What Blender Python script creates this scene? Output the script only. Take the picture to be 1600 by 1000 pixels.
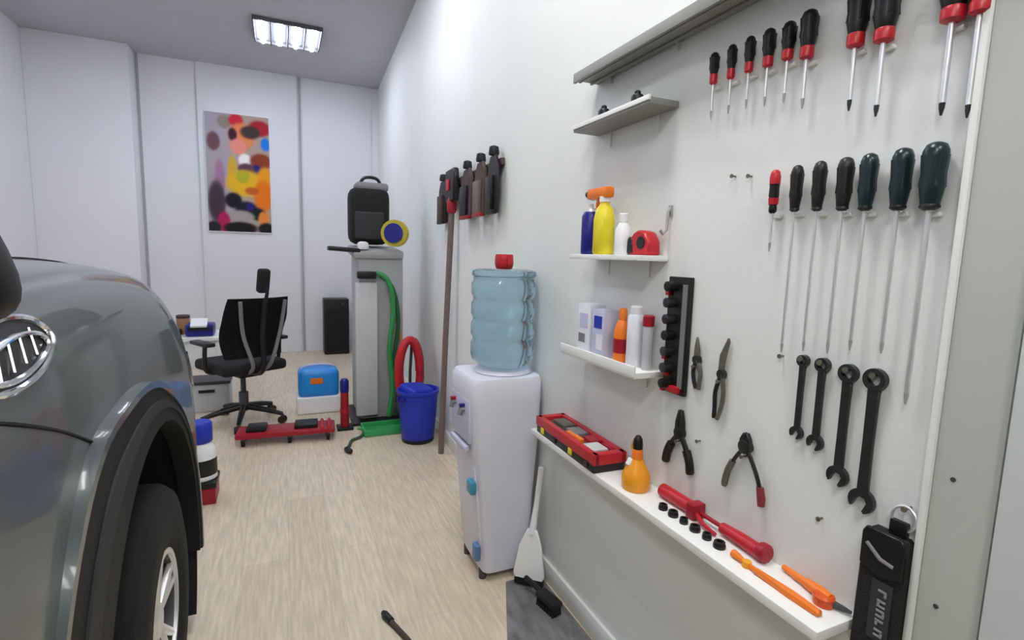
import bpy, bmesh, math, random
from mathutils import Vector, Matrix, Euler
random.seed(7)
for o in list(bpy.data.objects): bpy.data.objects.remove(o)
scene = bpy.context.scene
C = scene.collection
PI = math.pi

# ------------------------------------------------------------------ camera
CAM_H = 1.38
F_PX, YAW, PITCH, ROLL = 813.5, math.radians(23.944), math.radians(7.017), math.radians(1.571)
cam_data = bpy.data.cameras.new('camera')
cam_data.sensor_fit = 'HORIZONTAL'; cam_data.sensor_width = 36.0
cam_data.lens = F_PX / 1600 * 36.0
cam_data.clip_start = 0.02
cam = bpy.data.objects.new('camera', cam_data); C.objects.link(cam)
cy, sy, cp, sp = math.cos(YAW), math.sin(YAW), math.cos(PITCH), math.sin(PITCH)
f0 = Vector((sy, cy, 0)); r0 = Vector((cy, -sy, 0)); u0 = Vector((0, 0, 1))
fw = f0*cp - u0*sp; up = u0*cp + f0*sp
rt = r0*math.cos(ROLL) + up*math.sin(ROLL); up = up*math.cos(ROLL) - r0*math.sin(ROLL)
cam.matrix_world = Matrix(((rt.x, up.x, -fw.x, 0), (rt.y, up.y, -fw.y, 0), (rt.z, up.z, -fw.z, CAM_H), (0, 0, 0, 1)))
scene.camera = cam

# ------------------------------------------------------------------ world, exposure
w = bpy.data.worlds.new('world'); scene.world = w; w.use_nodes = True
w.node_tree.nodes['Background'].inputs[0].default_value = (0.75, 0.82, 1, 1)
w.node_tree.nodes['Background'].inputs[1].default_value = 0.25
scene.view_settings.view_transform = 'Standard'; scene.view_settings.look = 'None'
scene.view_settings.gamma = 1.0; scene.view_settings.use_curve_mapping = False
scene.view_settings.exposure = 0.22
# fluorescent ceiling troffers: (x, y, colour, strength); their tubes are the lamps of the room
TROFFERS = [(0.12, 6.17, (0.80, 0.84, 1.0), 40), (-1.45, 4.9, (0.80, 0.84, 1.0), 40), (0.15, 3.5, (0.88, 0.91, 1.0), 42),
            (0.22, 1.15, (1.0, 1.0, 0.97), 78), (0.22, -1.2, (1.0, 1.0, 0.97), 60), (-1.6, -1.2, (1.0, 1.0, 0.97), 34)]

# ------------------------------------------------------------------ materials
MATS = {}
def mat(name, col, rough=0.5, metal=0.0, var=0.0, vscale=8.0, bump=0.0, bscale=60.0, coat=0.0, trans=0.0, ior=1.45, emit=0.0, stretch=None):
    if name in MATS: return MATS[name]
    m = bpy.data.materials.new(name); m.use_nodes = True
    nt = m.node_tree; b = nt.nodes['Principled BSDF']
    b.inputs['Base Color'].default_value = (*col, 1); b.inputs['Roughness'].default_value = rough
    b.inputs['Metallic'].default_value = metal; b.inputs['Coat Weight'].default_value = coat
    b.inputs['Coat Roughness'].default_value = 0.04
    b.inputs['Transmission Weight'].default_value = trans; b.inputs['IOR'].default_value = ior
    if emit:
        b.inputs['Emission Color'].default_value = (*col, 1); b.inputs['Emission Strength'].default_value = emit
    tc = nt.nodes.new('ShaderNodeTexCoord'); mp = nt.nodes.new('ShaderNodeMapping')
    nt.links.new(tc.outputs['Object'], mp.inputs[0])
    if stretch: mp.inputs['Scale'].default_value = stretch
    n = nt.nodes.new('ShaderNodeTexNoise'); n.inputs['Scale'].default_value = vscale; n.inputs['Detail'].default_value = 4
    nt.links.new(mp.outputs[0], n.inputs['Vector'])
    v = var if var else 0.04
    mx = nt.nodes.new('ShaderNodeMix'); mx.data_type = 'RGBA'
    mx.inputs[6].default_value = (*[max(0, c*(1-v)) for c in col], 1)
    mx.inputs[7].default_value = (*[min(1, c*(1+v)) for c in col], 1)
    nt.links.new(n.outputs[0], mx.inputs[0]); nt.links.new(mx.outputs[2], b.inputs['Base Color'])
    if bump:
        n2 = nt.nodes.new('ShaderNodeTexNoise'); n2.inputs['Scale'].default_value = bscale; n2.inputs['Detail'].default_value = 3
        nt.links.new(mp.outputs[0], n2.inputs['Vector'])
        bp = nt.nodes.new('ShaderNodeBump'); bp.inputs['Strength'].default_value = bump; bp.inputs['Distance'].default_value = 0.01
        nt.links.new(n2.outputs[0], bp.inputs['Height']); nt.links.new(bp.outputs[0], b.inputs['Normal'])
    MATS[name] = m
    return m

M_wall = mat('wall_paint', (0.80, 0.82, 0.80), 0.6, var=0.03, vscale=3, bump=0.08, bscale=40)
M_back = mat('back_wall_paint', (0.80, 0.80, 0.83), 0.6, var=0.03, vscale=2, bump=0.05)
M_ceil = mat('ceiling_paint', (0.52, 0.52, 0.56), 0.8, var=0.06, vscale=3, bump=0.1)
M_trim = mat('white_trim', (0.82, 0.83, 0.81), 0.4, var=0.02)
M_jamb = mat('jamb_paint', (0.50, 0.52, 0.48), 0.45, var=0.05, vscale=5)
M_door = mat('door_paint', (0.62, 0.65, 0.66), 0.4, var=0.03)
M_shelf = mat('shelf_white', (0.86, 0.86, 0.84), 0.35, var=0.02)
M_black = mat('black_plastic', (0.007, 0.007, 0.008), 0.42)
M_blackr = mat('black_rubber', (0.006, 0.006, 0.0065), 0.85, bump=0.2)
M_blackfab = mat('black_fabric', (0.010, 0.010, 0.011), 0.85, bump=0.4, bscale=200)
M_dgrey = mat('dark_grey', (0.06, 0.06, 0.065), 0.5)
M_grey = mat('machine_grey', (0.36, 0.37, 0.37), 0.45, var=0.08)
M_lgrey = mat('light_grey', (0.55, 0.56, 0.57), 0.45, var=0.05)
M_mgrey = mat('mid_grey', (0.2, 0.2, 0.21), 0.5)
M_red = mat('red_plastic', (0.50, 0.015, 0.025), 0.35, var=0.1)
M_dred = mat('dark_red_paint', (0.33, 0.01, 0.02), 0.4, var=0.15)
M_orange = mat('orange_plastic', (0.85, 0.20, 0.02), 0.35, var=0.08)
M_amber = mat('amber_plastic', (0.90, 0.36, 0.02), 0.25, var=0.08)
M_yellow = mat('yellow_plastic', (0.80, 0.66, 0.03), 0.35)
M_blue = mat('royal_blue', (0.01, 0.035, 0.45), 0.4, var=0.1)
M_sky = mat('bright_blue', (0.02, 0.28, 0.80), 0.35)
M_navy = mat('navy_blue', (0.01, 0.01, 0.20), 0.35)
M_green = mat('green_rubber', (0.03, 0.26, 0.07), 0.45, var=0.2)
M_steel = mat('bright_steel', (0.80, 0.81, 0.83), 0.42, metal=0.85, var=0.05)
M_chrome = mat('chrome', (0.85, 0.86, 0.87), 0.08, metal=1.0)
M_dsteel = mat('dark_steel', (0.055, 0.06, 0.065), 0.38, metal=0.7, var=0.3, vscale=40)
M_plier = mat('pliers_steel', (0.035, 0.035, 0.033), 0.4, metal=0.5, var=0.4, vscale=30)
M_oldsteel = mat('old_steel', (0.16, 0.15, 0.12), 0.5, metal=0.5, var=0.4, vscale=40)
M_white = mat('white_plastic', (0.84, 0.84, 0.86), 0.3, var=0.02)
M_cooler = mat('cooler_plastic', (0.70, 0.70, 0.80), 0.38, var=0.03)
M_bottle = mat('blue_polycarbonate', (0.46, 0.68, 0.77), 0.10, trans=0.88, ior=1.33, var=0.05)
M_brown = mat('dark_brown_wood', (0.07, 0.04, 0.035), 0.6, var=0.3, vscale=20)
M_pole = mat('brown_pole', (0.17, 0.12, 0.11), 0.5, var=0.2, vscale=20)
M_mat = mat('grey_rubber_mat', (0.16, 0.165, 0.17), 0.8, var=1.0, vscale=22, bump=0.5, bscale=80, stretch=(1, .35, 1))
M_arch = mat('matt_black_trim', (0.005, 0.005, 0.0055), 0.7)
M_teal = mat('dark_teal_plastic', (0.008, 0.022, 0.026), 0.28)

def paint_mat():
    m = mat('grey_car_paint', (0.105, 0.12, 0.125), 0.38, metal=0.35, var=0.06, vscale=3, coat=0.6)
    return m
M_paint = paint_mat()
M_glass = mat('black_glass', (0.006, 0.006, 0.008), 0.05, coat=0.5)

def floor_mat():
    m = bpy.data.materials.new('laminate_floor'); m.use_nodes = True
    nt = m.node_tree; b = nt.nodes['Principled BSDF']; L = nt.links
    tc = nt.nodes.new('ShaderNodeTexCoord')
    mp = nt.nodes.new('ShaderNodeMapping'); mp.inputs['Rotation'].default_value = (0, 0, PI/2)
    L.new(tc.outputs['Object'], mp.inputs[0])
    br = nt.nodes.new('ShaderNodeTexBrick')
    br.inputs['Color1'].default_value = (0.66, 0.56, 0.41, 1); br.inputs['Color2'].default_value = (0.73, 0.63, 0.48, 1)
    br.inputs['Mortar'].default_value = (0.57, 0.49, 0.37, 1)
    br.inputs['Scale'].default_value = 1; br.inputs['Brick Width'].default_value = 1.2; br.inputs['Row Height'].default_value = 0.19
    br.inputs['Mortar Size'].default_value = 0.0015
    L.new(mp.outputs[0], br.inputs['Vector'])
    m2 = nt.nodes.new('ShaderNodeMapping'); m2.inputs['Scale'].default_value = (14, 1.2, 1)
    L.new(tc.outputs['Object'], m2.inputs[0])
    n = nt.nodes.new('ShaderNodeTexNoise'); n.inputs['Scale'].default_value = 5; n.inputs['Detail'].default_value = 6
    L.new(m2.outputs[0], n.inputs['Vector'])
    cr = nt.nodes.new('ShaderNodeValToRGB')
    cr.color_ramp.elements[0].position = 0.3; cr.color_ramp.elements[0].color = (0.80, 0.79, 0.77, 1)
    cr.color_ramp.elements[1].position = 0.7; cr.color_ramp.elements[1].color = (1.08, 1.07, 1.05, 1)
    L.new(n.outputs[0], cr.inputs[0])
    mx = nt.nodes.new('ShaderNodeMix'); mx.data_type = 'RGBA'; mx.blend_type = 'MULTIPLY'; mx.inputs[0].default_value = 1
    L.new(br.outputs[0], mx.inputs[6]); L.new(cr.outputs[0], mx.inputs[7]); L.new(mx.outputs[2], b.inputs['Base Color'])
    b.inputs['Roughness'].default_value = 0.38
    return m
M_floor = floor_mat()

# ------------------------------------------------------------------ helpers
def link(name, me, m, parent=None):
    o = bpy.data.objects.new(name, me); C.objects.link(o)
    if m: me.materials.append(m)
    if parent: o.parent = parent
    return o
def smooth(me, ang=40):
    for p in me.polygons: p.use_smooth = True
    me.set_sharp_from_angle(angle=math.radians(ang))
def from_bm(name, bm, m, parent=None, sm=True, ang=40):
    bmesh.ops.recalc_face_normals(bm, faces=bm.faces)
    me = bpy.data.meshes.new(name); bm.to_mesh(me); bm.free()
    if sm: smooth(me, ang)
    return link(name, me, m, parent)
def thing(name, label, cat, loc=(0, 0, 0), rotz=0, group=None, rot=None):
    o = bpy.data.objects.new(name, None); C.objects.link(o)
    o.empty_display_size = 0.05
    o.location = loc; o.rotation_euler = rot if rot else (0, 0, rotz)
    o['label'] = label; o['category'] = cat
    if group: o['group'] = group
    return o
def tag(o, label, cat, group=None):
    o['label'] = label; o['category'] = cat
    if group: o['group'] = group
    return o
def struct(o, label=None):
    o['kind'] = 'structure'
    if label: o['label'] = label
    return o
def add_box(bm, c, s, bev=0.0, rot=None, seg=2):
    b2 = bmesh.new()
    bmesh.ops.create_cube(b2, size=1)
    bmesh.ops.scale(b2, vec=s, verts=b2.verts)
    if bev: bmesh.ops.bevel(b2, geom=b2.edges[:], offset=min(bev, min(s)*0.49), segments=seg, affect='EDGES', profile=0.6)
    if rot: bmesh.ops.rotate(b2, cent=(0, 0, 0), matrix=Euler(rot).to_matrix(), verts=b2.verts)
    bmesh.ops.translate(b2, vec=c, verts=b2.verts)
    me = bpy.data.meshes.new('t'); b2.to_mesh(me); b2.free(); bm.from_mesh(me); bpy.data.meshes.remove(me)
def box(name, c, s, m, parent=None, bev=0.004, rot=None, seg=2):
    bm = bmesh.new(); add_box(bm, c, s, bev, rot, seg)
    return from_bm(name, bm, m, parent)
def add_lathe(bm, prof, n=24, mtx=None, cap=True):
    rings = []
    for r, z in prof:
        rings.append([bm.verts.new((r*math.cos(2*PI*i/n), r*math.sin(2*PI*i/n), z)) for i in range(n)])
    for a, b in zip(rings, rings[1:]):
        for i in range(n): bm.faces.new((a[i], a[(i+1) % n], b[(i+1) % n], b[i]))
    if cap:
        bm.faces.new(rings[0][::-1]); bm.faces.new(rings[-1])
    if mtx is not None:
        for rg in rings:
            for v in rg: v.co = mtx @ v.co
def lathe(name, prof, m, parent=None, loc=(0, 0, 0), rot=(0, 0, 0), n=24, cap=True, scale=(1, 1, 1)):
    bm = bmesh.new()
    mt = Matrix.Translation(loc) @ Euler(rot).to_matrix().to_4x4() @ Matrix.Diagonal((*scale, 1))
    add_lathe(bm, prof, n, mt, cap)
    return from_bm(name, bm, m, parent)
def catmull(pts, k=6, closed=False):
    P = [Vector(p) for p in pts]; out = []; n = len(P)
    rng = range(n) if closed else range(n-1)
    for i in rng:
        if closed: a, b, c, d = P[i-1], P[i], P[(i+1) % n], P[(i+2) % n]
        else: a, b, c, d = P[max(i-1, 0)], P[i], P[i+1], P[min(i+2, n-1)]
        for j in range(k):
            t = j/k
            out.append(0.5*((2*b)+(c-a)*t+(2*a-5*b+4*c-d)*t*t+(3*b-a-3*c+d)*t**3))
    if not closed: out.append(P[-1])
    return out
def add_tube(bm, pts, r, n=10, closed=False):
    P = [Vector(p) for p in pts]; N = len(P)
    rs = r if isinstance(r, (list, tuple)) else [r]*N
    rings = []; prev = None
    for i, p in enumerate(P):
        if closed: t = P[(i+1) % N]-P[i-1]
        else: t = P[min(i+1, N-1)]-P[max(i-1, 0)]
        t.normalize()
        if prev is None:
            prev = t.orthogonal().normalized()
        u = (prev - t*prev.dot(t)).normalized(); prev = u; v = t.cross(u)
        rings.append([bm.verts.new(p+(u*math.cos(2*PI*j/n)+v*math.sin(2*PI*j/n))*rs[i]) for j in range(n)])
    pr = list(zip(rings, rings[1:])) + ([(rings[-1], rings[0])] if closed else [])
    for a, b in pr:
        for j in range(n): bm.faces.new((a[j], a[(j+1) % n], b[(j+1) % n], b[j]))
    if not closed:
        bm.faces.new(rings[0][::-1]); bm.faces.new(rings[-1])
def tube(name, pts, r, m, parent=None, n=10, closed=False):
    bm = bmesh.new(); add_tube(bm, pts, r, n, closed)
    return from_bm(name, bm, m, parent)
def add_prism(bm, poly, x0, x1):
    """poly in the (y,z) plane, extruded along x"""
    a = [bm.verts.new((x0, p[0], p[1])) for p in poly]; b = [bm.verts.new((x1, p[0], p[1])) for p in poly]
    n = len(poly)
    bm.faces.new(a[::-1]); bm.faces.new(b)
    for i in range(n): bm.faces.new((a[i], a[(i+1) % n], b[(i+1) % n], b[i]))
def prism(name, poly, x0, x1, m, parent=None, bev=0.0):
    bm = bmesh.new(); add_prism(bm, poly, x0, x1)
    if bev: bmesh.ops.bevel(bm, geom=bm.edges[:], offset=bev, segments=1, affect='EDGES')
    return from_bm(name, bm, m, parent)
def prism_dir(name, poly, t0, t1, axis, m, parent=None, bev=0.0):
    """axis 'y': poly in (x,z) extruded along y;  'z': poly in (x,y) extruded along z"""
    bm = bmesh.new(); add_prism(bm, poly, t0, t1)
    for v in bm.verts:
        x, y, z = v.co
        v.co = (y, x, z) if axis == 'y' else (y, z, x)
    if bev: bmesh.ops.bevel(bm, geom=bm.edges[:], offset=bev, segments=1, affect='EDGES')
    return from_bm(name, bm, m, parent)
def ring(name, r0, r1, x0, x1, m, parent, cy=0, cz=0, n=24, a0=0, a1=2*PI):
    """flat annulus (or arc) in the y,z plane with thickness along x"""
    full = abs(a1-a0-2*PI) < 1e-6
    bm = bmesh.new(); R = []
    k = n if full else n+1
    for i in range(k):
        a = a0+(a1-a0)*i/n
        c, s = math.cos(a), math.sin(a)
        R.append([bm.verts.new((x, cy+r*c, cz+r*s)) for r, x in ((r0, x0), (r1, x0), (r1, x1), (r0, x1))])
    for i in range(n):
        a, b = R[i], R[(i+1) % k]
        for j in range(4): bm.faces.new((a[j], a[(j+1) % 4], b[(j+1) % 4], b[j]))
    if not full:
        bm.faces.new(R[0]); bm.faces.new(R[-1][::-1])
    return from_bm(name, bm, m, parent)

# ------------------------------------------------------------------ the room
XW = 1.02                       # tool wall
def wall_x(y): return XW + (0.045*(y-2) if y > 2 else 0)
YB, YF, XL, ZC = 7.62, -3.2, -2.43, 3.6
struct(box('floor', ((XL+1.6)/2, (YB+YF)/2, -0.05), (1.6-XL+.3, YB-YF+.4, 0.1), M_floor, bev=0))
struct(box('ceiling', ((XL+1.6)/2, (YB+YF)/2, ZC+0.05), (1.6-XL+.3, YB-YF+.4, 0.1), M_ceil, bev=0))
struct(box('wall_left', (XL-0.05, (YB+YF)/2, ZC/2), (0.1, YB-YF+.2, ZC), M_back, bev=0))
struct(box('wall_front', ((XL+1.3)/2, YF-0.05, ZC/2), (1.6-XL, 0.1, ZC), mat('bounce_cut_grey', (.22, .22, .23), .5), bev=0))  # unseen wall behind the camera, coloured dark to cut bounce light
wb = struct(box('wall_back', ((XL+1.3)/2, YB+0.05, ZC/2), (1.6-XL, 0.1, ZC), M_back, bev=0))
box('wall_panel', (0.5*(-0.89+0.235), YB-0.02, ZC/2), (1.125, 0.04, ZC), M_back, wb, bev=0.006)
box('wall_panel', (0.5*(0.30+1.18), YB-0.006, ZC/2), (0.88, 0.012, ZC), M_back, wb, bev=0.003)
box('boxed_column', (0.5*(XL-1.50), 7.47, ZC/2), (-1.50-XL, 0.30, ZC), M_back, wb, bev=0.01)
for xj, yj in ((0.268, YB-.004), (-1.485, YB-.004)): box('panel_joint', (xj, yj, ZC/2), (.028, .008, ZC), mat('joint_grey', (.42, .42, .45), .6), wb, bev=0)
ys = [YF-0.1, 2.0, YB+0.1]
pl = [(wall_x(y), y) for y in ys] + [(wall_x(ys[2])+.12, ys[2]), (XW+.12, ys[0])]
wr = prism_dir('wall_right', pl, 0, ZC, 'z', M_wall); struct(wr)
pl = [(wall_x(y)-.014, y) for y in (0.49, 2.0, YB-.06)] + [(wall_x(YB-.06)-.0005, YB-.06), (XW-.0005, 2.0), (XW-.0005, .49)]
struct(prism_dir('baseboard_right', pl, 0.0, 0.085, 'z', M_trim, bev=0.002))
# door on the right with its casing
cs = struct(prism_dir('trim_1', [(XW-.0005, .395), (XW-.0005, .480), (XW-.018, .480), (XW-.018, .462), (XW-.018, .405), (XW-.012, .396)], 0, 2.25, 'z', M_jamb))
box('edge_bead', (XW-.013, .487, 1.125), (.025, .012, 2.25), M_trim, cs, bev=.005)
for z in (1.035, 0.81, 0.70):
    lathe('strike_hole', [(0.004, -.001), (0.004, .001)], M_dgrey, cs, (XW-.0185, .452, z), (0, PI/2, 0), 10)
dr = struct(box('door_1', (XW-0.012, -0.06, 1.11), (0.023, 0.90, 2.22), M_door, bev=0.003))
box('hinge', (XW-.026, 0.382, 1.735), (0.006, 0.02, 0.09), M_oldsteel, dr, bev=0.002)
struct(box('trim_2', (XW-.009, -0.56, 1.125), (0.018, 0.09, 2.25), M_jamb, bev=0.003))

# ceiling lights
def troffer(x, y, col, st, label):
    t = thing('ceiling_light', label, 'light', (x, y, ZC), group='fluorescent ceiling lights')
    bmh = bmesh.new()
    add_box(bmh, (0, 0, -0.006), (0.62, 0.60, 0.01))
    for sx in (-1, 1): add_box(bmh, (sx*0.315, 0, -0.02), (0.012, 0.62, 0.038), 0.002)
    for sy_ in (-1, 1): add_box(bmh, (0, sy_*0.305, -0.02), (0.64, 0.012, 0.038), 0.002)
    from_bm('housing', bmh, mat('louvre_grey', (.10, .10, .11), .6), t)
    for k in range(3): box('louvre', (-0.16+k*0.16, 0, -0.034), (0.012, 0.57, 0.05), MATS['louvre_grey'], t, bev=.002)
    em = mat('tube_glow_%d%d' % (col[0]*100, col[2]*100), col, 0.4, emit=st)
    for k in range(4):
        bmt = bmesh.new()
        mt = Matrix.Translation((-0.24+k*0.16, -0.27, -0.03)) @ Euler((-PI/2, 0, 0)).to_matrix().to_4x4()
        add_lathe(bmt, [(0.026, 0), (0.026, 0.54)], 8, mt)
        from_bm('tube', bmt, em, t)
    return t
tl = ['square ceiling light with four glowing tubes near the back wall', 'square four-tube ceiling light above the left side of the room',
      'square four-tube ceiling light in the middle of the room', 'square four-tube ceiling light over the car bonnet',
      'square four-tube ceiling light over the rear of the car', 'square four-tube ceiling light above the car roof by the left wall']
for (x, y, c, s), l in zip(TROFFERS, tl): troffer(x, y, c, s, l)

# ------------------------------------------------------------------ the car (nose towards the back wall)
XC, HW = -1.225, 0.925
def interp(tab, y):
    if y <= tab[0][0]: return tab[0][1]
    if y >= tab[-1][0]: return tab[-1][1]
    for i in range(len(tab)-1):
        (a, va), (b, vb) = tab[i], tab[i+1]
        if a <= y <= b:
            pa = tab[i-1] if i else tab[i]; pd = tab[i+2] if i+2 < len(tab) else tab[i+1]
            t = (y-a)/(b-a); h = b-a
            ma = (vb-pa[1])/(b-pa[0])*h; mb = (pd[1]-va)/(pd[0]-a)*h
            return (2*t**3-3*t**2+1)*va+(t**3-2*t*t+t)*ma+(-2*t**3+3*t*t)*vb+(t**3-t*t)*mb
TW = [(-2.26, .02), (-2.25, .45), (-2.2, .70), (-2.1, .82), (-1.85, .895), (-1.0, .92), (0.5, .925), (1.6, .925), (2.05, .925), (2.16, .922), (2.26, .895), (2.37, .81), (2.45, .66), (2.50, .45), (2.53, .2), (2.535, .02)]
TZ = [(-2.26, 1.0), (-2.15, 1.10), (-1.9, 1.24), (-1.0, 1.30), (0.9, 1.325), (1.3, 1.328), (1.6, 1.322), (1.9, 1.292), (2.06, 1.235), (2.18, 1.14), (2.29, 1.02), (2.40, .90), (2.50, .80), (2.535, .76)]
def section(y):
    wv = interp(TW, y); zs = interp(TZ, y); k = min(1, wv/HW); Z = lambda f: .75+(zs-.75)*f
    raw = [(.07, .30), (.03, .36), (.004, .48), (0, .62), (0, .75), (.003, Z(.25)), (.012, Z(.5)), (.024, Z(.68)), (.045, Z(.83)), (.078, Z(.94)), (.13, Z(1)), (.24, Z(1)+.018), (.42, Z(1)+.032), (.68, Z(1)+.042), (HW, Z(1)+.045)]
    return [(wv-i*k, z) for i, z in raw]
def body_x(y, z):
    """x of the right body side at (y, z)"""
    s = [(a, b) for a, b in section(y)][:11]
    for (wa, za), (wb_, zb_) in zip(s, s[1:]):
        if za <= z <= zb_: return XC + wa+(wb_-wa)*(z-za)/(zb_-za)
    return XC + s[-1][0]
WHEELS = [(1.53, .375), (-1.32, .375)]
def body_mesh():
    bm = bmesh.new()
    st = []; y = -2.26
    while y < 2.535:
        st.append(y)
        y += 0.022 if (0.9 < y < 2.2 or -1.95 < y < -0.7) else (0.012 if (y >= 2.3 or y < -2.1) else 0.05)
    st.append(2.535)
    rows = []
    for y in st:
        s = catmull([(a, 0, b) for a, b in section(y)], 5)
        half = [(v.x, v.z) for v in s]
        ringp = [(XC+a, y, b) for a, b in half] + [(XC-a, y, b) for a, b in reversed(half[:-1])]
        rows.append([bm.verts.new(p) for p in ringp])
    for a, b in zip(rows, rows[1:]):
        for i in range(len(a)-1):
            c = (a[i].co+b[i].co+a[i+1].co+b[i+1].co)/4
            if any((c.y-wy)**2+(c.z-wz)**2 < 0.585**2 for wy, wz in WHEELS) and abs(c.x-XC) > .8: continue
            bm.faces.new((a[i], a[i+1], b[i+1], b[i]))
    bmesh.ops.delete(bm, geom=[v for v in bm.verts if not v.link_faces], context='VERTS')
    return bm
car = thing('car', 'dark grey car with black wheel arch trim parked close beside the camera', 'car', (0, 0, 0))
from_bm('body', body_mesh(), M_paint, car, ang=60)
box('underbody', (XC, 0.1, 0.34), (1.10, 4.4, 0.10), M_blackr, car, bev=0.02)
for wy0, wz in WHEELS:
    for s in (1, -1):
        wy = wy0
        xs = XC + s*HW
        fl = lambda f, g: [interp([(-20, .58), (0, .58), (40, .585), (73, .61), (90, .655), (112, .725), (125, .785), (138, .80), (160, .79), (200, .76)], q)*f + .555*(1-f) + g for q in range(-9, 190, 3)]
        def arc_band(nm, ro, ri, x0, x1, m):
            bmq = bmesh.new(); Rr = []
            for q, r1, r2 in zip(range(-9, 190, 3), ro, ri):
                a_ = math.radians(q); c_, s_ = math.cos(a_), math.sin(a_)
                zf = lambda r: max(wz+r*s_, .30 if r > .6 else -1)
                Rr.append([bmq.verts.new((x, wy+r*c_, zf(r))) for r, x in ((r2, x0), (r1, x0), (r1, x1), (r2, x1))])
            for a_, b_ in zip(Rr, Rr[1:]):
                for j in range(4): bmq.faces.new((a_[j], a_[(j+1) % 4], b_[(j+1) % 4], b_[j]))
            bmq.faces.new(Rr[0]); bmq.faces.new(Rr[-1][::-1])
            return from_bm(nm, bmq, m, car)
        arc_band('wheel_arch_lip', fl(1, .014), fl(1, -.004), xs-s*.03, xs+s*.012, M_paint)
        arc_band('wheel_arch_trim', fl(1, -.004), fl(.62, 0), xs-s*.03, xs+s*.006, M_arch)
        arc_band('wheel_arch_rib', fl(.62, 0), fl(.36, 0), xs-s*.03, xs+s*.011, mat('matt_dark_trim', (.022, .022, .024), .7))
        arc_band('wheel_arch_trim', fl(.36, 0), fl(0, -.012), xs-s*.05, xs+s*.005, M_arch)
        ring('wheel_well', .56, .57, xs-s*0.42, xs-s*0.008, M_blackr, car, wy, wz, 44, -0.55, PI+0.35)
        lathe('well_back', [(0.565, -.004), (0.565, .004)], M_blackr, car, (xs-s*0.42, wy, wz+.19), (0, PI/2, 0), 40, scale=(.66, 1, 1))
        # wheel
        prof = [(0.185, -.11), (0.22, -.124), (0.30, -.124), (0.35, -.112), (0.37, -.085), (0.374, 0), (0.37, .085), (0.35, .112), (0.30, .124), (0.22, .124), (0.185, .11)]
        wx = xs - s*0.13; wy = wy0+0.07; wc = 0.350
        ty = lathe('tyre', prof, M_blackr, car, (wx, wy, wc), (0, s*PI/2, 0), 48, cap=False)
        bmk = bmesh.new()
        for k in range(30):
            a = 2*PI*k/30
            for sx, tw in ((-.075, .06), (0, -.06), (.075, .06)):
                add_box(bmk, (wx+sx, wy+.345*math.cos(a+tw), wc+.345*math.sin(a+tw)), (.05, .046, .010), .003, rot=(a+tw+PI/2, 0, 0), seg=1)
        from_bm('tread', bmk, M_blackr, ty)
        rim = lathe('rim', [(0.187, -.10), (0.187, .10), (0.176, .112), (0.17, .10), (0.16, .03), (0.05, .02)], M_dgrey, car, (wx, wy, wc), (0, s*PI/2, 0), 40)
        bmk = bmesh.new()
        for k in range(5):
            a = 2*PI*k/5+.3
            for da in (-.17, .17):
                p0 = Vector((wx+s*.085, wy+.045*math.cos(a), wc+.045*math.sin(a)))
                p1 = Vector((wx+s*.098, wy+.172*math.cos(a+da), wc+.172*math.sin(a+da)))
                add_tube(bmk, [p0, p1], [.016, .012], 6)
        from_bm('spokes', bmk, M_steel, rim)
        lathe('hub_cap', [(0.055, 0), (0.055, .09), (0.042, .10)], M_steel, rim, (wx, wy, wc), (0, s*PI/2, 0), 20)
        ring('rim_edge', .172, .188, wx+s*.10, wx+s*.113, M_steel, rim, wy, wc, 40)
# glasshouse
def cabin():
    base = [(1.02, .80), (0.5, .83), (-1.2, .83), (-1.95, .72)]
    bmg = bmesh.new()
    prof = [(1.02, 1.345, .80), (0.35, 1.70, .66), (-0.1, 1.765, .64), (-1.2, 1.76, .63), (-1.75, 1.68, .60), (-2.08, 1.27, .70)]
    low = [(1.02, 1.33, .80), (0.5, 1.33, .835), (-0.1, 1.33, .84), (-1.2, 1.31, .83), (-1.7, 1.28, .80), (-2.08, 1.22, .72)]
    U = [[bmg.verts.new((XC+s*q[2], q[0], q[1])) for q in prof] for s in (1, -1)]
    Lw = [[bmg.verts.new((XC+s*q[2], q[0], q[1])) for q in low] for s in (1, -1)]
    for i in range(5):
        bmg.faces.new((U[0][i], U[0][i+1], U[1][i+1], U[1][i]))
        for s in (0, 1): bmg.faces.new((U[s][i], U[s][i+1], Lw[s][i+1], Lw[s][i]))
    for i in (0, 5): bmg.faces.new((U[0][i], U[1][i], Lw[1][i], Lw[0][i]))
    return bmg, prof
bmg, prof = cabin()
from_bm('glasshouse', bmg, M_glass, car, sm=False)
bmr = bmesh.new()
rp = [(0.42, 1.685, .66), (0.25, 1.735, .65), (-0.1, 1.785, .64), (-1.2, 1.78, .63), (-1.7, 1.71, .61)]
T = [[bmr.verts.new((XC+s*q[2]*1.02, q[0], q[1]+dz)) for s in (1, .5, -.5, -1)] for q in rp for dz in (0,)]
for a, b in zip(T, T[1:]):
    for i in range(3): bmr.faces.new((a[i], a[i+1], b[i+1], b[i]))
ex = bmesh.ops.extrude_face_region(bmr, geom=bmr.faces[:])
for v in [g for g in ex['geom'] if isinstance(g, bmesh.types.BMVert)]: v.co.z += 0.03
from_bm('roof', bmr, M_paint, car)
for s in (1, -1):
    tube('pillar', [(XC+s*.80, 1.04, 1.335), (XC+s*.74, .70, 1.525), (XC+s*.67, 0.36, 1.71)], .028, M_black, car)
    tube('pillar', [(XC+s*.84, -0.25, 1.32), (XC+s*.65, -0.3, 1.76)], .03, M_black, car)
    tube('pillar', [(XC+s*.81, -1.6, 1.27), (XC+s*.62, -1.45, 1.74)], .05, M_paint, car)
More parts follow.
